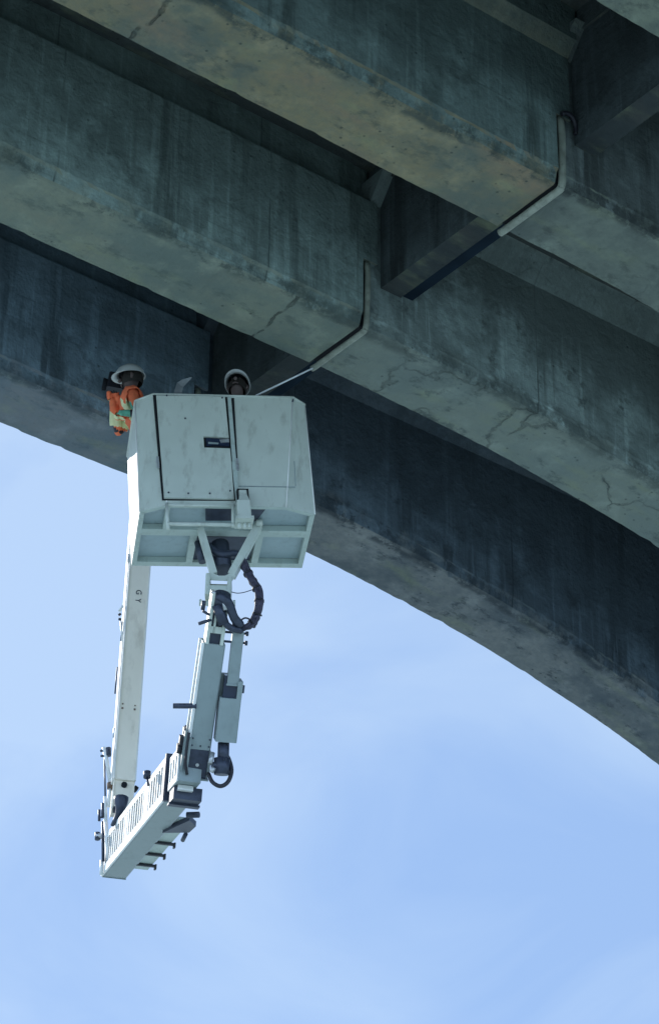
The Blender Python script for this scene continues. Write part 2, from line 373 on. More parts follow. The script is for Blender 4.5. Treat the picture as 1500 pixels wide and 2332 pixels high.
gm[(-3, 1)] = gm[(-2, 1)] = gm[(-1, 1)] = concrete('concrete_beam_e', CB, (.215, .265, .235), 41., rust=.05, crack=.35, edge=-SP-WD)
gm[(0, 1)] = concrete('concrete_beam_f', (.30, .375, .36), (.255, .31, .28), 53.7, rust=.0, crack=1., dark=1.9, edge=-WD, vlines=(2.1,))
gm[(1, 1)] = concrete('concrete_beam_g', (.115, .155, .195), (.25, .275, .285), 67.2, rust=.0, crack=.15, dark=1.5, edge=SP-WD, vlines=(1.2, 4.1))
for k in (-3, -2, -1, 0, 1):
    for r_ in (0, 1): girder(k, r_, gm[(k, r_)])
# fascia edge line: thin drip rib at the near corner of the last girder
# deck slab in two spans
def slab(l0, l1, dz=.26):
    b = MB(); t0, t1 = -3*SP-WD-.9, SP+.78
    fr = Fr((0, 0, 0), (1, 0, 0), (0, 0, 1))
    b.box(fr, l0, l1, t0, t1, ZT+dz, ZT+.60)
    for t in (t0, t1-.22): b.box(fr, l0, l1, t, t+.22, ZT+.602, ZT+1.25)
    return b.build('deck_slab', M['slab'], bridge)
slab(-14, .132, .50); slab(.134, 14)
b = MB(); b.box(Fr((0, 0, 0), (1, 0, 0), (0, 0, 1)), .03, .25, -3*SP-WD-.67, SP+.55, ZT+.602, ZT+.625); b.build('sun_block_plate', M['steel'], bridge)  # unseen plate added to stop sun leaking through the deck joint
for k in (-3, -2, -1, 0):           # end diaphragms of the far span and corner fillets
    b = MB(); fr = Fr((0, 0, 0), (1, 0, 0), (0, 0, 1)); ta, tb = k*SP+.002, (k+1)*SP-WD-.022
    b.box(fr, .16, .40, ta, tb, ZS+.52, ZT+.258)
    o = b.build('diaphragm', M['diaphragm'], bridge)
    b = MB(); b.box(fr, .4005, .54, ta, tb, ZS+.55, ZT+.258)  # added near-black box, stands in for deep shade behind the diaphragm
    if k >= -1: b.build('bay_shade_box', M['bay_shade'], bridge)
    b = MB(); b.box(fr, -6.6, -6.3, ta, tb, ZS+.45, ZT+.49); b.build('diaphragm', M['diaphragm'], bridge)
for k in (-2, -1, 0, 1):            # joint: dark gap filler and rounded lip strip wrapping face and soffit
    tf = k*SP; tn = tf-WD
    fr = Fr((0, 0, 0), (1, 0, 0), (0, 0, 1))
    b = MB(); b.box(fr, -.069, .029, tn+.03, tf-.05, ZS+.03, ZS+.749); b.build('joint_filler', M['gap'], bridge)
    b = MB(); r0 = .028 if k != -1 else .034
    zb = ZS-.012
    pth = [Bp(-.015, tn-.035, ZS+.72), Bp(-.013, tn-.045, ZS+.5), Bp(-.012, tn-.03, ZS+.18), Bp(-.01, tn-.022, ZS+.04), Bp(-.01, tn+.0, zb+.0), Bp(-.01, tn+.03, zb-.012), Bp(-.008, tn+.3, zb-.012), Bp(-.006, tf-.02, zb-.012), Bp(-.006, tf-.004, zb-.004)]
    b.tube(smooth(pth, 4), r0, n=12)
    sl_ = b.build('joint_seal', M['lip'], bridge)
    b = MB(); b.tube(smooth([Bp(-.03, tn-.075, ZS+.742), Bp(.02, tn-.09, ZS+.765), Bp(.09, tn-.085, ZS+.755), Bp(.145, tn-.06, ZS+.70), Bp(.15, tn-.05, ZS+.62)], 4), [.022]*17, n=8)
    if k < 0: b.build('seal_hook', M['black'], sl_)
    if k == 1:      # torn flap on the last joint
        Yf = (Lv*(L0-.15)+Tv*(T2+SP-WD-.08)).y-.30; inv = Matrix.LocRotScale(bridge.location, bridge.rotation_euler, None).inverted()
        b = MB(); Lf = [(392, 915), (397, 890), (403, 871), (415, 864), (436, 858)]; Rt = [(416, 915), (414, 893), (417, 881), (425, 872), (436.5, 860)]
        vs = [at(*q, Yf-.02*i) for i, q in enumerate(Lf)] + [at(*q, Yf+.03-.02*i) for i, q in enumerate(Rt)]
        vs = vs + [q+V((0, .01, .004)) for q in vs]; fs = []
        for i in range(4): fs += [(i, i+1, i+6, i+5), (i+15, i+16, i+11, i+10), (i, i+10, i+11, i+1), (i+5, i+6, i+16, i+15)]
        b.add(vs, fs); fo = b.build('flap', mat('weathered_sheet', (.30, .33, .36), .6, .1, .15, 12), sl_, inv); fo['label'] = 'pale bent flap sticking out above the bucket'

# ------------------------------------------------------------------ inspection lift
Bo = V((-0.8942, 21.5344, 13.4399+CAMZ))
BX = V((.9878, .1367, .0747)); BY = V((-.134, .9901, -.0406)); BZ = V((-.0796, .0301, .9964))
class F3(Fr):
    def __init__(s, o, X, Y, Z): s.o, s.X, s.Y, s.Z = o, X, Y, Z
BF = F3(Bo, BX, BY, BZ)
def onfront(px, py, off=0.):     # photo pixel onto the bucket's front plane -> bucket coords
    d = FW + RT*((px-750)/FPX) + UP*((1166-py)/FPX); o = V((0, 0, CAMZ)) - Bo
    k = (-off - o.dot(BY))/d.dot(BY); p = o+d*k; return p.dot(BX), p.dot(BZ)
def onfloor(px, py, z=0.):
    d = FW + RT*((px-750)/FPX) + UP*((1166-py)/FPX); o = V((0, 0, CAMZ)) - Bo
    k = (z - o.dot(BZ))/d.dot(BZ); p = o+d*k; return p.dot(BX), p.dot(BY)
lift = empty('inspection_lift', (Bo.x+.1, Bo.y+.5, Bo.z-2.4), 0, 'grey and white articulated under-bridge lift carrying two workers in its closed bucket', 'inspection lift')
W2, D, H, c = .789, 1.0, 1.213, .109
bot = [(-W2, D), (-W2, c), (-W2+.235, 0), (W2-.275, 0), (W2, c), (W2, D)]
top = [(-W2+.005, D), (-W2+.005, c), (-W2+.16, 0), (W2-.135, 0), (W2-.01, c), (W2-.01, D)]
def inset(P, d):
    cx, cy = 0, D/2
    return [(x-(d if x > 0 else -d)*(1), y-(d if y > D*.6 else (-d if y < .2 else 0))) for x, y in P]
# shell
b = MB(); n = 6; ti, bi = inset(top, .02), inset(bot, .02)
vs = [BF(x, y, 0) for x, y in bot]+[BF(x, y, H) for x, y in top]+[BF(x, y, .0) for x, y in bi]+[BF(x, y, H) for x, y in ti]
fs = []
for i in range(n):
    j = (i+1) % n
    fs += [(i, j, n+j, n+i), (3*n+i, 3*n+j, 2*n+j, 2*n+i), (n+i, n+j, 3*n+j, 3*n+i), (2*n+i, 2*n+j, j, i)]
b.add(vs, fs)
bucket = part(b, 'bucket', M['grey_paint'], lift)
# rim bead
b = MB()
for i in range(n):
    a, q = top[i], top[(i+1) % n]; b.tube([BF(a[0], a[1], H+.004), BF(q[0], q[1], H+.004)], .011, n=6)
part(b, 'rim', M['grey_paint'], bucket)
# folded seams at the chamfer lines
b = MB()
for i in (1, 2, 3, 4):
    b.tube([BF(*bot[i], .0), BF(*top[i], H)], .006, n=6)
part(b, 'seam', M['white_paint'], bucket)
# floor: sheet set up inside with frame beams below
b = MB(); b.box(BF, -W2+.025, W2-.025, .12, D-.025, .06, .075); 
floor = part(b, 'floor', M['panel_under'], bucket)
b = MB()
z0, z1 = -.002, .058
def floorpoly(P, za=z0, zb=z1, mbb=None, m=0):
    (mbb or b).prism([BF(x, y, za) for x, y in P], [BF(x, y, zb) for x, y in P], m)
def quad(pxs, za=z0, zb=z1, mbb=None, m=0):
    floorpoly([onfloor(px, py, za) for px, py in pxs], za, zb, mbb, m)
w = .045
# rim frame under the floor
floorpoly([(-W2+.001, c), (-W2+w, c+.02), (-W2+w, D-.001), (-W2+.001, D-.001)])
floorpoly([(W2-w, c+.02), (W2-.001, c), (W2-.001, D-.001), (W2-w, D-.001)])
floorpoly([(-W2+w, D-.07), (W2-w, D-.07), (W2-w, D-.002), (-W2+w, D-.002)])
floorpoly([(-W2+.235, .001), (W2-.275, .001), (W2-.28, .04), (-W2+.24, .04)])
floorpoly([(-W2+.001, c+.001), (-W2+.235, .002), (-W2+.24, .04), (-W2+w, c+.03)])
floorpoly([(W2-.275, .002), (W2-.001, c+.001), (W2-w, c+.03), (W2-.28, .04)])
# cross beam and verticals
yb = onfloor(400, 1212, 0)[1]
floorpoly([(-W2+w, yb-.05), (W2-w, yb-.05), (W2-w, yb+.05), (-W2+w, yb+.05)], -.004, .056)
for px in (436, 586):
    xa = onfloor(px, 1250)[0]; floorpoly([(xa-.03, yb+.05), (xa+.03, yb+.05), (xa+.03, D-.07), (xa-.03, D-.07)], -.003, .057)
xa = onfloor(379, 1180)[0]; floorpoly([(xa-.018, .04), (xa+.018, .04), (xa+.018, yb-.05), (xa-.018, yb-.05)], -.003, .057)
part(b, 'floor_frame', M['grey_frame'], bucket)
# dark opening in the middle of the floor (machinery well)
b = MB(); quad([(443, 1222), (577, 1222), (566, 1283), (437, 1283)], .03, .058)
quad([(468, 1158), (528, 1158), (527, 1186), (468, 1186)], .03, .058)
quad([(572, 1160), (606, 1158), (584, 1186), (572, 1190)], .03, .058)
part(b, 'machinery_well', M['dark_metal'], bucket)
# door: proud sheet with dark gaps behind
def fpoly(pxs, y0, y1, name, m, parent=bucket):
    bb = MB(); P = [onfront(px, py, -y0) for px, py in pxs]
    bb.prism([BF(x, y0, z) for x, z in P], [BF(x, y1, z) for x, z in P]); return part(bb, name, m, parent)
fpoly([(348, 899), (519, 904), (541, 1140), (369, 1139)], -.006, -.001, 'door_gap', M['gap'])
door = fpoly([(356, 900), (512, 903), (521, 996), (463, 993), (465, 1019), (524, 1021), (533, 1136), (374, 1133)], -.028, -.0065, 'door', M['grey_paint'])
fpoly([(527, 906), (533, 906), (541, 1052), (537, 1052)], -.010, -.0015, 'slide_track', M['gap'])
fpoly([(518, 903), (526, 904), (538, 1050), (529, 1050)], -.030, -.0062, 'door_post', M['grey_frame'])
fpoly([(527.5, 1050), (541, 1050), (541, 1140), (537, 1140)], -.030, -.0068, 'door_post', M['grey_frame'])
fpoly([(544, 1106), (672, 1108), (672, 1110), (544, 1108)], -.004, -.001, 'panel_seam', M['arm_paint']); fpoly([(669, 1050), (671, 1050), (674, 1107), (672, 1107)], -.004, -.001, 'panel_seam', M['arm_paint'])
fpoly([(469, 997), (521, 1000), (522, 1016), (486, 1013), (471, 1016)], -.014, -.0062, 'door_window', M['glass'])
fpoly([(500, 1001), (521, 999), (522, 1006), (503, 1007)], -.024, -.0142, 'door_latch', M['steel']); fpoly([(474, 1006), (498, 1008), (497, 1011), (474, 1010)], -.02, -.0142, 'door_latch', M['arm_paint'])
for (px, py) in ((358, 1052), (359, 1064), (539, 1056), (540, 1070)):
    x, z = onfront(px, py); bb = MB(); bb.tube([BF(x, -.035, z), BF(x, 0.0, z)], .014, n=8); bb.box(BF, x-.012, x+.012, -.045, -.03, z-.03, z+.03); part(bb, 'latch', M['steel'], bucket)
for (px, py) in ((428, 1128), (477, 1128), (523, 1122), (383, 1126), (421, 957), (666, 915), (379, 905), (505, 910)):
    x, z = onfront(px, py); bb = MB(); bb.tube([BF(x, -.036, z), BF(x, -.02 if px < 600 else 0., z)], .008, n=8); part(bb, 'bolt', M['dark_metal'], bucket)
# ladder-like step below the door
b = MB()
def fb(px0, py0, px1, py1, y0=-.05, y1=-.02, wd=.016):
    x0, z0_ = onfront(px0, py0, -y0); x1, z1_ = onfront(px1, py1, -y0); b.tube([BF(x0, (y0+y1)/2, z0_), BF(x1, (y0+y1)/2, z1_)], wd, n=6)
fb(380, 1144, 383, 1203); fb(531, 1146, 531, 1198); fb(382, 1191, 533, 1193, wd=.019); fb(382, 1148, 532, 1150, wd=.014)
part(b, 'step_frame', M['grey_paint'], bucket)
# levelling cylinder bracket on the front right of centre
x, z = onfront(552, 1150)
b = MB()
b.box(BF, x-.040, x+.040, -.07, -.002, z-.02, z+.115, b=.01)
b.prism([BF(x-.05, -.13, z-.03), BF(x+.045, -.13, z-.03), BF(x+.045, -.005, z-.03), BF(x-.05, -.005, z-.03)], [BF(x-.03, -.09, z+.06), BF(x+.03, -.09, z+.06), BF(x+.03, -.005, z+.06), BF(x-.03, -.005, z+.06)])
b.box(BF, x-.065, x+.055, -.13, .02, z-.20, z-.032, b=.01)
b.box(BF, x-.085, x+.075, -.14, .03, z-.235, z-.205)
for q in (-.05, .0, .04): b.tube([BF(x+q, -.06, z-.29), BF(x+q, -.06, z-.236)], .016, n=8)
part(b, 'levelling_bracket', M['grey_paint'], bucket)
b = MB(); b.box(BF, x-.052, x-.041, -.075, -.002, z-.02, z+.12); b.box(BF, x+.041, x+.052, -.075, -.002, z-.02, z+.12); b.box(BF, x-.052, x+.052, -.075, -.002, z+.116, z+.125)
part(b, 'bracket_slot', M['gap'], bucket)
# V bracket under the floor
YK = (Bo+BY*.45).y
def tubepx(pts, r, Y, n=8, sm=0):
    P = [at(*(q if len(q) == 3 else (*q, Y))) for q in pts]
    if sm: P = smooth(P, sm)
    if isinstance(r, list) and sm: r = [r[min(int(i/sm), len(r)-1)] for i in range(len(P))]
    return P, r
b = MB()
def bar(p0, p1, w_, d_, mbb=None, upv=V((0, 1, 0))):
    """flat bar from p0 to p1: width w_ seen from the front, depth d_"""
    z = (p1-p0).normalized(); x = upv.cross(z).normalized(); y = z.cross(x)
    f = F3(p0, x, y, z); (mbb or b).box(f, -w_/2, w_/2, -d_/2, d_/2, 0, (p1-p0).length)
bar(at(456, 1206, YK-.05), at(487, 1310, YK), .062, .10); bar(at(590, 1196, YK-.05), at(527, 1312, YK), .066, .10)
b.tube([at(583, 1190, YK-.13), at(598, 1190, YK-.13)], .03, n=10)
b.prism([at(476, 1300, YK-.05), at(484, 1304, YK-.05), at(496, 1311, YK-.05), at(512, 1311, YK-.05), at(530, 1303, YK-.05), at(537, 1312, YK-.05), at(528, 1324, YK-.05), at(480, 1322, YK-.05)],
        [at(476, 1300, YK+.05), at(484, 1304, YK+.05), at(496, 1311, YK+.05), at(512, 1311, YK+.05), at(530, 1303, YK+.05), at(537, 1312, YK+.05), at(528, 1324, YK+.05), at(480, 1322, YK+.05)])
part(b, 'swing_bracket', M['grey_paint'], lift)
b = MB(); b.tube([at(500, 1240, YK+.1), at(508, 1298, YK+.05)], .085, n=14); b.tube([at(452, 1235, YK+.1), at(462, 1280, YK+.1)], .04, n=10)
b.tube(smooth([at(470, 1240, YK+.05), at(500, 1262, YK-.02), at(540, 1262, YK+.0), at(560, 1290, YK+.05)], 5), .035, n=8)
part(b, 'slewing_motor', M['dark_metal'], lift)
# knuckle
b = MB()
K0 = at(500, 1345, YK)
kx = (at(530, 1345, YK)-at(470, 1345, YK)).normalized(); KF = Fr(K0, kx, (at(497, 1300, YK)-at(494, 1360, YK)))
b.box(KF, -.125, -.085, -.11, .11, -.10, .115, b=.01); b.box(KF, .07, .105, -.11, .11, -.10, .09, b=.01); b.box(KF, -.085, .07, -.10, .10, -.075, -.005); b.box(KF, -.085, .07, .04, .10, -.005, .09)
b.tube([KF(-.17, 0, -.13), KF(.14, 0, -.13)], .018, n=8); b.tube([KF(-.175, 0, -.13), KF(-.155, 0, -.13)], .032, n=8); b.tube([KF(.125, 0, -.13), KF(.145, 0, -.13)], .032, n=8)
part(b, 'knuckle', M['grey_paint'], lift)
# riser arm
RB, RTp = at(455, 1708, 22.62), at(489, 1468, 21.98)
RF = Fr(RB, BX, RTp-RB); RL = (RTp-RB).length
b = MB(); b.box(RF, -.097, .097, 0, .20, 0, RL, b=.012)
riser = part(b, 'riser_arm', M['arm_paint'], lift)
b = MB()
for i in range(9):
    z_ = .1+i*.1*RL; 
    if z_ < RL-.06: b.prism([RF(-.101, .05, z_), RF(-.101, .15, z_), RF(-.101, .15, z_+.055), RF(-.101, .05, z_+.055)], [RF(-.0972, .05, z_), RF(-.0972, .15, z_), RF(-.0972, .15, z_+.055), RF(-.0972, .05, z_+.055)])
part(b, 'slots', M['gap'], riser)
b = MB(); b.box(RF, -.1, -.092, .0, .2, 0, RL); b.box(RF, -.12, -.1012, -.004, .02, 0, RL); b.box(RF, -.12, -.1012, .18, .20, 0, RL); 
part(b, 'edge_rail', M['white_paint'], riser)
b = MB()
for x_ in (-.075, -.0, .075):
    for z_ in (.035, .10 if x_ else .035): b.tube([RF(x_, -.006, z_), RF(x_, .01, z_)], .008, n=6)
b.build
part(b, 'bolt', M['dark_metal'], riser)
# cheek plates reaching up to the knuckle, with the fork end
b = MB(); b.box(RF, -.085, -.055, -.01, .15, RL, RL+.46, b=.004); b.box(RF, .045, .075, -.01, .15, RL, RL+.30, b=.004); b.box(RF, -.055, .045, .0, .02, RL+.10, RL+.16); b.box(RF, -.035, -.015, .0, .02, RL+.1, RL+.34)
part(b, 'fork', M['grey_paint'], riser)
b = MB(); b.box(RF, -.055, .045, .03, .12, RL, RL+.34); b.tube([RF(-.0, .06, RL+.3), RF(.01, .02, RL+.46)], .075, n=12); b.tube([RF(-.03, .0, RL+.36), RF(.05, -.03, RL+.20)], .05, n=10)
b.tube(smooth([RF(-.03, .0, RL+.44), RF(.06, -.04, RL+.40), RF(.13, -.03, RL+.27), RF(.20, 0, RL+.20)], 4), .042, n=8)
b.tube(smooth([RF(-.02, .0, RL+.30), RF(.05, -.04, RL+.22), RF(.12, -.03, RL+.17), RF(.22, 0, RL+.15)], 4), .03, n=8)
b.tube([RF(-.17, .0, RL+.17), RF(-.06, .0, RL+.22)], .016, n=6); b.tube([RF(-.15, .0, RL+.38), RF(-.15, .0, RL+.30)], .02, n=6); b.tube([RF(-.15, .0, RL+.29), RF(-.08, .0, RL+.26)], .013, n=6)
part(b, 'hydraulic_valve', M['dark_metal'], riser)
b = MB(); b.tube([RF(.02, -.02, RL+.41), RF(.045, -.05, RL+.33)], .022, n=8); b.tube([RF(-.085, .02, RL+.47), RF(-.05, .02, RL+.44)], .02, n=6)
part(b, 'fitting', M['steel'], riser)
b = MB(); hq = at(432, 1608, 22.35); hp = at(394, 1608, 22.35); b.tube([hp, hq+V((.06, 0, 0))], .024, n=10)
part(b, 'handle', M['dark_metal'], riser)
# telescopic hose carrier beside the riser
CF = Fr(at(514, 1690, 22.55), BX, at(541, 1440, 21.95)-at(514, 1690, 22.55)); CL = (at(541, 1440, 21.95)-at(514, 1690, 22.55)).length
b = MB(); b.box(CF, -.094, .094, -.03, .16, 0, CL*.40, b=.01); b.box(CF, .05, .094, -.03, .16, CL*.40, CL*.56); b.box(CF, -.094, .05, .10, .16, CL*.40, CL*.60)
carrier = part(b, 'hose_carrier', M['arm_paint'], lift)
b = MB(); b.box(CF, -.07, .048, .0, .095, CL*.35, CL*.60); part(b, 'carrier_opening', M['glass'], carrier)
b = MB(); b.box(CF, -.045, .058, -.012, .05, CL*.52, CL*1.0, b=.006); b.box(CF, -.052, .045, -.02, -.004, CL*.515, CL*.53)
part(b, 'inner_slide', M['arm_paint'], carrier)
b = MB()
for q in (.905, .99): b.tube([CF(-.12, .02, CL*q), CF(.09, .02, CL*q)], .011, n=6); b.tube([CF(.075, .02, CL*q), CF(.10, .02, CL*q)], .022, n=6)
b.tube([CF(.1, .03, CL*.45), CF(.1, .03, CL*.52)], .02, n=8)
part(b, 'clamp', M['dark_metal'], carrier)
# hose bundle on the right
b = MB(); pts = [(548, 1275, YK), (560, 1298, YK), (577, 1326, YK-.02), (589, 1352, YK-.03), (589, 1382, YK-.03), (583, 1406, YK), (570, 1424, YK), (548, 1430, YK+.02), (534, 1424, YK+.02)]
P = smooth([at(*q) for q in pts], 8); rr = [.034+.004*math.sin(i*1.3)+.004*math.sin(i*.45+1) for i in range(len(P))]
b.tube(P, rr, n=12)
for dx in (-.02, .022): b.tube([q+V((dx, -.02, .012*math.sin(i*.35))) for i, q in enumerate(P)], .017, n=8)
b.tube(smooth([at(536, 1424, YK), at(556, 1408, YK-.03), at(572, 1412, YK-.02)], 5), .008, n=6)
hb = part(b, 'hose_bundle', M['hose'], lift)
b = MB()
for i in (10, 20, 28, 37, 46, 55): b.tube([P[i], P[i+1]], .046, n=12)
part(b, 'tape_wrap', M['black'], hb)
b = MB(); b.tube(smooth([at(526, 1348, YK), at(540, 1351, YK), at(556, 1349, YK), at(578, 1342, YK)], 6), .004, n=6); part(b, 'wire', M['dark_metal'], lift)
# dark drum and hanging hose loop at the bottom of the carrier
b = MB(); b.tube([at(509, 1692, 22.6), at(508, 1735, 22.65)], .052, n=14); b.tube([at(506, 1728, 22.66), at(504, 1765, 22.7)], [.075, .066], n=16); b.tube([at(480, 1745, 22.66), at(506, 1742, 22.66)], .035, n=10)
hd = part(b, 'hose_guide', M['dark_metal'], lift)
b = MB()
for dq in (0, .02): b.tube(smooth([at(474, 1762, 22.7+dq*3), at(484, 1782, 22.7+dq*2), at(502, 1791, 22.7+dq), at(519, 1781, 22.7), at(527, 1757, 22.7), at(522, 1732, 22.7), at(512, 1714, 22.68)], 6), .019, n=8)
part(b, 'hanging_hose', M['black'], lift)
b = MB(); b.tube([at(484, 1715, 22.62), at(478, 1740, 22.62)], .022, n=8); b.tube([at(480, 1752, 22.62), at(488, 1756, 22.62)], .028, n=8)
part(b, 'hose_fitting', M['steel'], hd)
# clevis between riser and lower arm
b = MB(); b.box(RF, -.085, .085, .0, .17, -.26, -.002); clv = part(b, 'elbow_joint', M['dark_metal'], lift)
b = MB(); b.box(RF, -.155, -.135, -.03, .16, -.20, .16); b.box(RF, -.115, -.0875, -.03, .16, -.24, .11); b.box(RF, .0875, .11, -.02, .16, -.24, -.02); b.box(RF, -.115, .11, -.03, .16, -.275, -.262)
part(b, 'cheek_plate', M['arm_paint'], clv)
b = MB(); b.tube([RF(-.20, .05, -.02), RF(-.155, .05, -.02)], .05, n=8); b.box(RF, -.19, -.156, .0, .08, .02, .10); b.tube([RF(-.156, .04, .12), RF(-.15, .04, .2)], .008, n=6)
b.tube(smooth([RF(-.125, -.05, .16), RF(-.128, -.07, .0), RF(-.12, -.07, -.12), RF(-.09, -.05, -.22)], 5), .014, n=6)
part(b, 'elbow_pin', M['black'], clv)
b = MB(); b.tube([RF(-.005, -.01, -.14), RF(-.005, .0, -.14)], .016, n=8); b.tube([RF(-.03, -.01, -.2), RF(-.03, .0, -.2)], .012, n=8); part(b, 'grease_nipple', M['steel'], clv)
# lower arm
AN, AF = at(405, 1825, 23.25), at(260, 1999, 26.3)
ax = (AN-AF).normalized(); AX = V((ax.y, -ax.x, 0)).normalized()*-1
if AX.x < 0: AX = -AX
AZ_ = AX.cross(ax)
if AZ_.z < 0: AZ_ = -AZ_
A_ = F3(AF, AX, ax, AZ_); AL = (AN-AF).length; hw, ah = .117, .40
b = MB(); b.box(A_, -hw, hw, 0, AL, 0, ah)
arm = part(b, 'lower_arm', mat('grey_white_arm_paint', (.40, .44, .50), .45, 0, .06, 5, .03, (.25, .24, .22, .4)), lift)
b = MB(); b.box(A_, -hw-.02, -hw-.001, 0, AL, -.004, .075); b.box(A_, -hw-.02, -hw-.001, 0, AL, ah-.055, ah+.006)
ns = 25
for i in range(ns+1):
    y_ = AL*(.05+.95*i/ns)+random.uniform(-.008, .008); w_ = .05 if i in (9, 17, 18) else random.uniform(.014, .024); b.box(A_, -hw-.017, -hw-.0012, y_-w_, y_+w_, .075, ah-.055)
b.box(A_, -hw-.0165, -hw-.0011, 0, AL*.05, .075, ah-.055)
part(b, 'slotted_side', M['white_paint'], arm)
b = MB(); b.box(A_, -hw-.0045, -hw-.0009, AL*.05, AL, .075, ah-.055); part(b, 'slots', mat('grimy_slot_backing', (.13, .12, .10), .8, 0, .5, 9, .2), arm)
b = MB(); b.box(A_, -hw-.005, hw+.005, -.012, -.001, -.01, ah*.3); b.box(A_, -hw+.01, hw-.01, .03, AL-.02, -.004, -.001); part(b, 'end_plate', M['arm_paint'], arm)
b = MB(); b.box(A_, -hw-.03, hw+.012, AL+.001, AL+.045, -.02, ah+.02); part(b, 'collar', M['dark_metal'], arm)
b = MB(); b.box(A_, -hw+.012, hw-.02, AL+.10, AL+.52, .05, ah-.04)
ia = part(b, 'inner_section', M['arm_paint'], arm)
b = MB()
b.box(A_, -hw-.003, -hw+.011, AL+.10, AL+.50, .05, .11); b.box(A_, -hw-.003, -hw+.011, AL+.10, AL+.50, ah-.1, ah-.04)
for i in range(4): b.box(A_, -hw-.002, -hw+.0112, AL+.10+i*.12, AL+.14+i*.12, .11, ah-.1)
part(b, 'inner_slotted_side', M['white_paint'], arm)
b = MB(); b.box(A_, -hw+.01, hw+.035, AL+.12, AL+.34, -.07, .045); b.box(A_, -hw+.0, hw+.05, AL+.12, AL+.20, -.09, -.0705)
part(b, 'slide_shoe', M['dark_metal'], arm)
b = MB(); b.box(A_, -hw+.04, hw-.06, AL+.345, AL+.40, .0, .045); part(b, 'shoe_plate', M['white_paint'], arm)
# tray with dark ribs on the arm's right side
b = MB(); b.box(A_, hw+.001, hw+.15, AL*.12, AL*.78, .02, .045); b.box(A_, hw+.14, hw+.152, AL*.12, AL*.78, .046, .10); tr = part(b, 'hose_tray', M['grey_frame'], arm)
b = MB()
for q in (.20, .345, .495): b.box(A_, hw-.01, hw+.185, AL*q-.022, AL*q+.022, -.006, .016); b.box(A_, hw+.17, hw+.187, AL*q-.03, AL*q+.03, -.03, .02)
part(b, 'tray_rib', M['black'], arm)
b = MB(); b.prism([A_(hw-.04, AL*.66, -.03), A_(hw+.19, AL*.70, -.03), A_(hw+.20, AL*.78, -.03), A_(hw+.10, AL*.84, -.03)], [A_(hw-.04, AL*.66, .018), A_(hw+.19, AL*.70, .018), A_(hw+.20, AL*.78, .018), A_(hw+.10, AL*.84, .018)]); b.tube([A_(hw+.06, AL*.86, .0), A_(hw+.16, AL*.88, .0)], .03, n=8); b.tube([A_(hw+.17, AL*.64, -.06), A_(hw+.17, AL*.68, -.03)], .022, n=8)
part(b, 'tray_roller', M['dark_metal'], arm)
b = MB(); b.tube([at(335, 1758, 23.6), at(335, 1772, 23.6)], .035, n=10); b.tube([at(335, 1772, 23.6), at(338, 1790, 23.6)], .012, n=6); part(b, 'roller', M['dark_metal'], arm)
# boom coming down outside the far edge of the bridge
OB, OT = at(284, 1776, 25.62), at(318.5, 1290, 25.75)
up = (OT-OB).normalized(); yaw = R(10)
OF = Fr(OB, (math.cos(yaw), math.sin(yaw), 0), up); OL = (OT-OB).length*1.0+3.6
b = MB(); b.box(OF, -.108, .108, 0, .28, 0, OL, b=.006)
boom = part(b, 'boom', M['boom_paint'], lift)
b = MB(); b.box(OF, -.114, -.101, -.008, .012, 0, OL); b.box(OF, .101, .114, -.008, .012, 0, OL); b.box(OF, -.126, -.1085, .03, .25, 0, OL)
part(b, 'edge_strip', M['white_paint'], boom)
b = MB(); b.box(OF, -.095, .105, .03, .25, -.30, -.001); b.box(OF, -.105, -.097, .02, .26, -.32, .02)
bf = part(b, 'boom_foot', M['boom_paint'], lift)
b = MB(); b.tube([OF(.0, .005, -.05), OF(.0, .04, -.05)], .03, n=12); b.tube([OF(.105, .08, -.04), OF(.135, .08, -.06)], .035, n=8); part(b, 'pin_hole', M['gap'], bf)
b = MB(); b.tube(smooth([at(276, 1818, 25.42), at(274, 1840, 25.42), at(266, 1862, 25.5), at(256, 1880, 25.6)], 4), [.075, .072, .068, .06, .05, .042, .036, .03, .028, .026, .024, .022, .02], n=12)
b.box(OF, -.09, .03, .02, .10, -.335, -.302)
part(b, 'foot_hose', M['dark_metal'], bf)
# marks on the boom
def text(body, F, x, z, size, m, parent, name='lettering', rot=-90):
    cu = bpy.data.curves.new(name, 'FONT'); cu.body = body; cu.size = size; cu.extrude = .001; cu.align_x = 'CENTER'; cu.align_y = 'CENTER'; cu.space_character = 1.25
    o = bpy.data.objects.new(name, cu); C.objects.link(o)
    dg = bpy.context.evaluated_depsgraph_get(); me = bpy.data.meshes.new_from_object(o.evaluated_get(dg)); bpy.data.objects.remove(o)
    a = R(rot); q = MB()
    vs = [F(x+v.co.x*math.cos(a)-v.co.y*math.sin(a), -.003-v.co.z, z+v.co.x*math.sin(a)+v.co.y*math.cos(a)) for v in me.vertices]
    q.add(vs, [tuple(p.vertices) for p in me.polygons]); return part(q, name, m, parent)
Lz = (at(315, 1359, 25.74)-OB).dot(up)
text('G Y', OF, .005, Lz, .085, M['dark_metal'], boom)
Lz = (at(285, 1613, 25.7)-OB).dot(up)
b = MB()
for x_, z_, s_ in ((-.075, .02, .008), (-.075, -.03, .010), (.052, .015, .007), (.05, -.03, .010)): b.prism([OF(x_-s_, -.003, Lz+z_-s_), OF(x_+s_, -.003, Lz+z_-s_), OF(x_+s_, -.003, Lz+z_+s_), OF(x_-s_, -.003, Lz+z_+s_)], [OF(x_-s_, 0.004, Lz+z_-s_), OF(x_+s_, 0.004, Lz+z_-s_), OF(x_+s_, 0.004, Lz+z_+s_), OF(x_-s_, 0.004, Lz+z_+s_)])
part(b, 'plug_mark', M['rust'], boom)
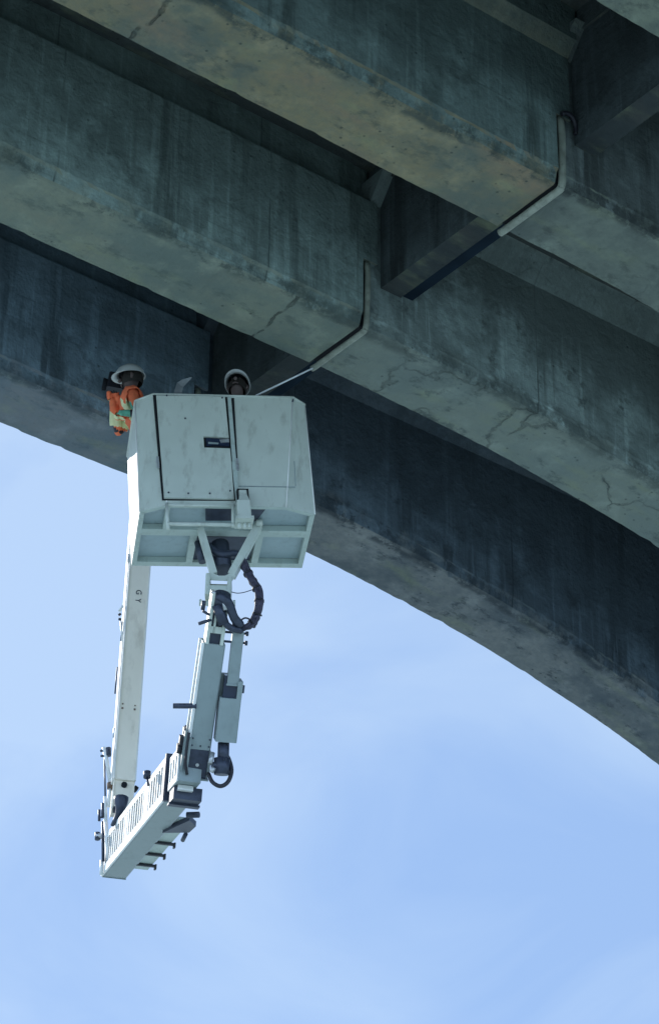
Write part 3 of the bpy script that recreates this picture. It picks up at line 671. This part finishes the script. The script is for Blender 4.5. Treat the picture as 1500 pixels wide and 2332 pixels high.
# fittings and link rods left of the boom
YB = 25.75
def rod(a, c_, r, m, name, parent, Y=YB):
    q = MB(); q.tube([at(*a, Y), at(*c_, Y)], r, n=8); return part(q, name, m, parent)
rod((237, 1703), (252, 1783), .022, M['white_paint'], 'link_rod', boom)
rod((238, 1730), (240, 1830), .009, M['dark_metal'], 'link_cable', boom)
rod((228, 1711), (250, 1706), .013, M['dark_metal'], 'link_pin', boom); rod((229, 1722), (240, 1722), .013, M['dark_metal'], 'link_pin', boom)
rod((247, 1704), (247, 1722), .028, M['dark_metal'], 'link_lug', boom)
rod((250, 1784), (251, 1798), .03, M['rust'], 'rusty_joint', boom)
rod((250, 1798), (247, 1838), .019, M['white_paint'], 'link_rod', boom)
rod((239, 1815), (241, 1870), .016, M['white_paint'], 'link_rod', boom)
rod((234, 1830), (234, 1862), .016, M['dark_metal'], 'link_lug', boom); rod((226, 1845), (226, 1870), .014, M['dark_metal'], 'link_lug', boom)
rod((226, 1862), (236, 1862), .01, M['dark_metal'], 'link_pin', boom)
rod((240, 1868), (249, 1975), .021, M['white_paint'], 'stay_rod', boom, 26.0)
rod((234, 1872), (235, 1962), .016, M['dark_metal'], 'stay_cable', boom, 26.05); rod((232, 1960), (231, 1992), .02, M['white_paint'], 'stay_end', boom, 26.1)
rod((219, 1905), (232, 1905), .030, M['steel'], 'sheave', boom, 26.0); rod((222, 1897), (222, 1913), .028, M['dark_metal'], 'sheave', boom, 26.0)
rod((272, 1392), (280, 1380), .016, M['white_paint'], 'cable_guide', boom); rod((270, 1401), (275, 1398), .014, M['black'], 'cable_guide', boom); rod((270, 1410), (276, 1411), .014, M['black'], 'cable_guide', boom)
rod((275, 1415), (278, 1460), .010, M['white_paint'], 'cable_guide', boom); rod((267, 1520), (262, 1580), .008, M['dark_metal'], 'cable', boom); rod((261, 1658), (259, 1680), .012, M['steel'], 'cable_guide', boom)
rod((279, 1415), (275, 1460), .006, M['dark_metal'], 'cable', boom)
rod((292, 1262), (292, 1280), .012, M['steel'], 'cable_guide', boom)

# ------------------------------------------------------------------ people
def skinned(name, nodes, edges, mats, matfn, root, sub=2):
    me = bpy.data.meshes.new(name); me.from_pydata([tuple(n[0]) for n in nodes], edges, [])
    o = bpy.data.objects.new(name, me); C.objects.link(o)
    o.modifiers.new('s', 'SKIN'); 
    for i, nd in enumerate(nodes):
        r = nd[1]; r = r if isinstance(r, tuple) else (r, r)
        me.skin_vertices[0].data[i].radius = r
    me.skin_vertices[0].data[0].use_root = True
    o.modifiers['s'].use_smooth_shade = True; o.modifiers['s'].branch_smoothing = .6
    ss = o.modifiers.new('u', 'SUBSURF'); ss.levels = ss.render_levels = sub
    dg = bpy.context.evaluated_depsgraph_get(); m2 = bpy.data.meshes.new_from_object(o.evaluated_get(dg)); bpy.data.objects.remove(o)
    m2.materials.clear()
    for m in mats: m2.materials.append(m)
    for p in m2.polygons: p.material_index = matfn(p.center); p.use_smooth = True
    o2 = bpy.data.objects.new(name, m2); C.objects.link(o2); o2.parent = root
    return o2
def seg(p, a, c_):
    d = c_-a; t = max(0, min(1, (p-a).dot(d)/d.length_squared)); return (p-(a+d*t)).length
def person(loc, face, lean, label, arms, headdir, vestcol=None, scale=1.0):
    """local frame: +Y is the way the body faces, z up, origin at the feet; lean = offset of the upper body"""
    root = empty('person', loc, face, label, 'person')
    s = scale; lv = V(lean)
    def q(x, y, z):
        k = max(0, min(1, (z-.97)/.30)); k = k*k*(3-2*k); return V((x, y, z))*s + lv*k
    Nn = []; E = []
    def nd(p, r): Nn.append((p, r)); return len(Nn)-1
    pel = nd(q(0, 0, .96), (.155*s, .115*s)); ab = nd(q(0, 0, 1.12), (.135*s, .10*s)); ch = nd(q(0, 0, 1.33), (.16*s, .115*s)); nk0 = nd(q(0, -.005, 1.47), (.075*s, .07*s)); nk = nd(q(0, 0, 1.53), .052*s)
    hd = V(headdir).normalized()
    hc = q(0, 0.01, 1.65)
    h0 = nd(q(0, .0, 1.585)+hd*.015, .062*s); h1 = nd(hc, (.078*s, .095*s)); h2 = nd(hc+V((0, 0, .075*s)), (.066*s, .08*s))
    E += [(pel, ab), (ab, ch), (ch, nk0), (nk0, nk), (nk, h0), (h0, h1), (h1, h2)]
    hands = []; fore = []
    for sd in (-1, 1):
        hip = nd(q(sd*.095, 0, .88), .095*s); kn = nd(V((sd*.11, .03, .49))*s, .06*s); an = nd(V((sd*.11, -.02, .09))*s, .042*s); toe = nd(V((sd*.12, .12, .045))*s, .045*s); tt = nd(V((sd*.12, .19, .035))*s, .03*s)
        E += [(pel, hip), (hip, kn), (kn, an), (an, toe), (toe, tt)]
        sh = nd(q(sd*.18, 0, 1.42), .06*s); E.append((ch, sh))
        el, wr, fd = arms[0 if sd < 0 else 1]; el, wr, fd = V(el), V(wr), V(fd).normalized()
        e = nd(el, .042*s); w_ = nd(wr, .027*s); E += [(sh, e), (e, w_)]
        pm = nd(wr+fd*.05, (.034*s, .018*s)); E.append((w_, pm))
        sdv = fd.cross(V((0, 0, 1))); sdv = sdv.normalized() if sdv.length > .1 else V((1, 0, 0)); pn = sdv.cross(fd)
        for fi, (off_, ln) in enumerate(((-.03, .07), (-.01, .08), (.011, .076), (.03, .06))):
            a = nd(wr+fd*.09+sdv*off_, .009); b1 = nd(wr+fd*(.09+ln*.5)+sdv*off_*1.1-pn*.012, .0085); b2 = nd(wr+fd*(.09+ln*.85)+sdv*off_*1.1-pn*.035, .007); E += [(pm, a), (a, b1), (b1, b2)]
        t1 = nd(wr+fd*.04+sdv*-.042*sd-pn*.01, .011); t2 = nd(wr+fd*.08+sdv*-.055*sd-pn*.03, .009); E += [(pm, t1), (t1, t2)]
        hands.append((wr, fd)); fore.append((el, wr))
    neck = q(0, 0, 1.5)
    def mf(p):
        for wr, fd in hands:
            if (p-(wr+fd*.06)).length < .14: return (3 if wr is hands[0][0] else 5) if vestcol else 0
        if (p-hc).length < .2*s and p.z > neck.z+.02: return 0
        if vestcol and any(seg(p, a_, b_) < .075 and (p-a_).length > .04 for a_, b_ in fore): return 5
        if p.z < .12*s: return 4
        if p.z < .98*s: return 2
        return 1
    body = skinned('body', Nn, E, [M['skin'], M['shirt'] if not vestcol else M['orange'], M['trouser'], M['green'], M['boot'], M['black']], mf, root)
    # face features joined as small children: nose, ears, mouth, eyes
    hx = hd.cross(V((0, 0, 1))).normalized(); hu = hx.cross(hd)
    HF = F3(hc, hx, hd, hu)
    b_ = MB(); b_.tube([HF(0, .085, .015), HF(0, .112, -.022)], [.009, .017], n=8); b_.tube([HF(-.028, .085, -.062), HF(0, .094, -.060), HF(.028, .085, -.062)], [.006, .009, .006], n=6)
    for e_ in (-1, 1): b_.tube([HF(e_*.082, -.0, .02), HF(e_*.09, -.01, 0), HF(e_*.082, -.0, -.035)], [.014, .018, .011], n=8)
    [c_.build('facial_feature', M['skin'], root) for c_ in b_.split()]
    b_ = MB()
    for e_ in (-1, 1): b_.tube([HF(e_*.032, .078, .02), HF(e_*.032, .094, .02)], [.014, .007], n=8)
    [c_.build('eye', M['hair'], root) for c_ in b_.split()]
    # hair: cap behind the head
    def ell(mbb, F_, rx, ry, rz, zmin, m=0, nu=24, nv=10, cx=0, cy=0, cz=0):
        vs = []; fs = []
        for j in range(nv+1):
            ph = math.pi/2*(1-j/nv)+(math.asin(zmin))*(j/nv)
            for i in range(nu):
                th = 2*math.pi*i/nu; vs.append(F_(cx+rx*math.cos(ph)*math.cos(th), cy+ry*math.cos(ph)*math.sin(th), cz+rz*math.sin(ph)))
        for j in range(nv):
            for i in range(nu): k2 = (i+1) % nu; fs.append((j*nu+i, j*nu+k2, (j+1)*nu+k2, (j+1)*nu+i))
        mbb.add(vs, fs, m, True)
    b_ = MB(); ell(b_, HF, .093, .105, .11, -.55, cy=-.016, cz=-.0); b_.build('hair', M['hair'], root)
    # hard hat: dome, brim ring with a longer peak, headband inside
    HH = F3(hc+hu*.045, hx, hd, hu)
    b_ = MB(); ell(b_, HH, .112, .135, .118, 0., nv=8); ell(b_, HH, .107, .130, .113, 0., nv=8)
    nu = 32; vs = []
    for i in range(nu):
        th = 2*math.pi*i/nu; c1, s1 = math.cos(th), math.sin(th); pk = .010+.038*max(0, s1)**2
        vs += [HH(.108*c1, .131*s1, .004), HH((.112+pk)*c1, (.135+pk)*s1, -.012), HH((.110+pk)*c1, (.133+pk)*s1, -.018), HH(.106*c1, .129*s1, -.006)]
    fs = []
    for i in range(nu):
        a, k2 = i*4, ((i+1) % nu)*4
        for z_ in range(4): y_ = (z_+1) % 4; fs.append((a+z_, k2+z_, k2+y_, a+y_))
    b_.add(vs, fs, 0, True)
    b_.tube(smooth([HH(0, .125, .045), HH(0, .08, .102), HH(0, 0, .122), HH(0, -.08, .102), HH(0, -.125, .045)], 4), .010, n=8)
    hat = b_.build('hard_hat', M['hat'], root)
    b_ = MB(); ell(b_, HH, .095, .112, .07, 0., nv=5); b_.build('hat_harness', M['black'], hat)
    # vest: shell of the torso pushed outward
    if vestcol:
        bm = bmesh.new(); bm.from_mesh(body.data)
        lo, hi = .90*s, 1.50*s
        keep = []
        for f in bm.faces:
            p = f.calc_center_median(); dt = min(seg(p, Nn[pel][0], Nn[ab][0])/.2, seg(p, Nn[ab][0], Nn[ch][0])/.2, seg(p, Nn[ch][0], Nn[nk0][0])/.23)
            if not (p.z > lo and p.z < hi and dt < 1.0): keep.append(f)
        bmesh.ops.delete(bm, geom=keep, context='FACES')
        bm.normal_update()
        for v in bm.verts: v.co += v.normal*.016
        bmesh.ops.subdivide_edges(bm, edges=bm.edges[:], cuts=1, use_grid_fill=True)
        for v in bm.verts: v.co += v.normal*(.005*math.sin(v.co.x*70+v.co.z*50)+.004*math.sin(v.co.y*90-v.co.z*40))
        me = bpy.data.meshes.new('vest'); bm.to_mesh(me); bm.free(); me.materials.clear()
        me.materials.append(M['orange']); me.materials.append(M['tape']); me.materials.append(M['tape'])
        for p in me.polygons:
            c_ = p.center; w0 = abs(c_.x - lv.x*.5); k = 0
            if abs(c_.z-1.08*s) < .035 or abs(c_.z-1.26*s) < .035: k = 1
            if .075 < abs(c_.x-lv.x) < .125 and c_.z > 1.1*s: k = 1
            p.material_index = k; p.use_smooth = True
        vo_ = bpy.data.objects.new('vest', me); C.objects.link(vo_); vo_.parent = root
        so_ = vo_.modifiers.new('t', 'SOLIDIFY'); so_.thickness = .006; so_.offset = 1
    return root, HF, q
fz = .125
# right worker: face towards us, head tipped up under the hat
pl = BF(.12, .60, fz); py_ = math.pi-R(8)
person((pl.x, pl.y, pl.z-.09), py_, (0, .04, 0), 'worker in white hard hat facing us over the right of the bucket rim',
       [((-.28, .08, 1.12), (-.24, .30, 1.05), (.2, .8, .1)), ((.27, .10, 1.10), (.14, .30, 1.02), (-.3, .9, .2))], (0, 1, .42), None, 1.0)
# left worker: turned to the left, bent over the side rim, camera held up
pL = BF(-.57, .80, fz+.03); fa = R(96)
pr, HFL, qL = person((pL.x, pL.y, pL.z), fa, (.0, .30, -.0), 'worker in white hard hat and orange vest leaning out over the left bucket side',
       [((-.25, .24, 1.20), (-.22, .40, 1.22), (.6, -.1, .35)), ((.22, .40, 1.26), (.07, .45, 1.47), (-.3, .1, .9))], (0, 1, -.12), 'orange', 1.06)
# camera with hood held in front of the face
M4 = Matrix.LocRotScale(pr.location, pr.rotation_euler, None)
cb = empty('camera_box', at(259, 896, 22.45), R(96), 'black boxy camera held at the face of the worker leaning out on the left', 'camera')
b = MB(); cf = Fr((0, 0, 0), (1, 0, 0), (.05, -.12, 1))
b.box(cf, -.10, .10, -.085, .075, 0, .18, b=.014); cbody = b.build('camera_body', M['black'], cb)
b = MB(); b.tube([cf(0, .0755, .09), cf(0, .12, .09)], [.055, .065], n=16); b.build('lens', M['gap'], cb)
b = MB(); b.tube(smooth([cf(-.08, -.03, .12), cf(-.09, -.08, .06), cf(-.05, -.14, .0)], 4), .006, n=6); b.build('strap', M['black'], cb)
# thin rod poked at the joint
ra, rb = BF(.28, .30, 1.16), at(712, 838, (Lv*(L0) + Tv*(T2)).y-.05)
rr_ = at(576, 904, 21.85)
rod_ = empty('probe_rod', rr_, 0, 'thin pale metal rod pointing from the bucket up to the beam corner at the joint', 'rod')
b = MB(); b.tube([rr_-(rb-rr_)*.35-rr_, rb-rr_], .0085, n=8); b.build('shaft', M['white_rod'], rod_)
b = MB(); b.tube([rr_-(rb-rr_)*.36-rr_, rr_-(rb-rr_)*.12-rr_], .015, n=8); b.build('grip', M['black'], rod_)
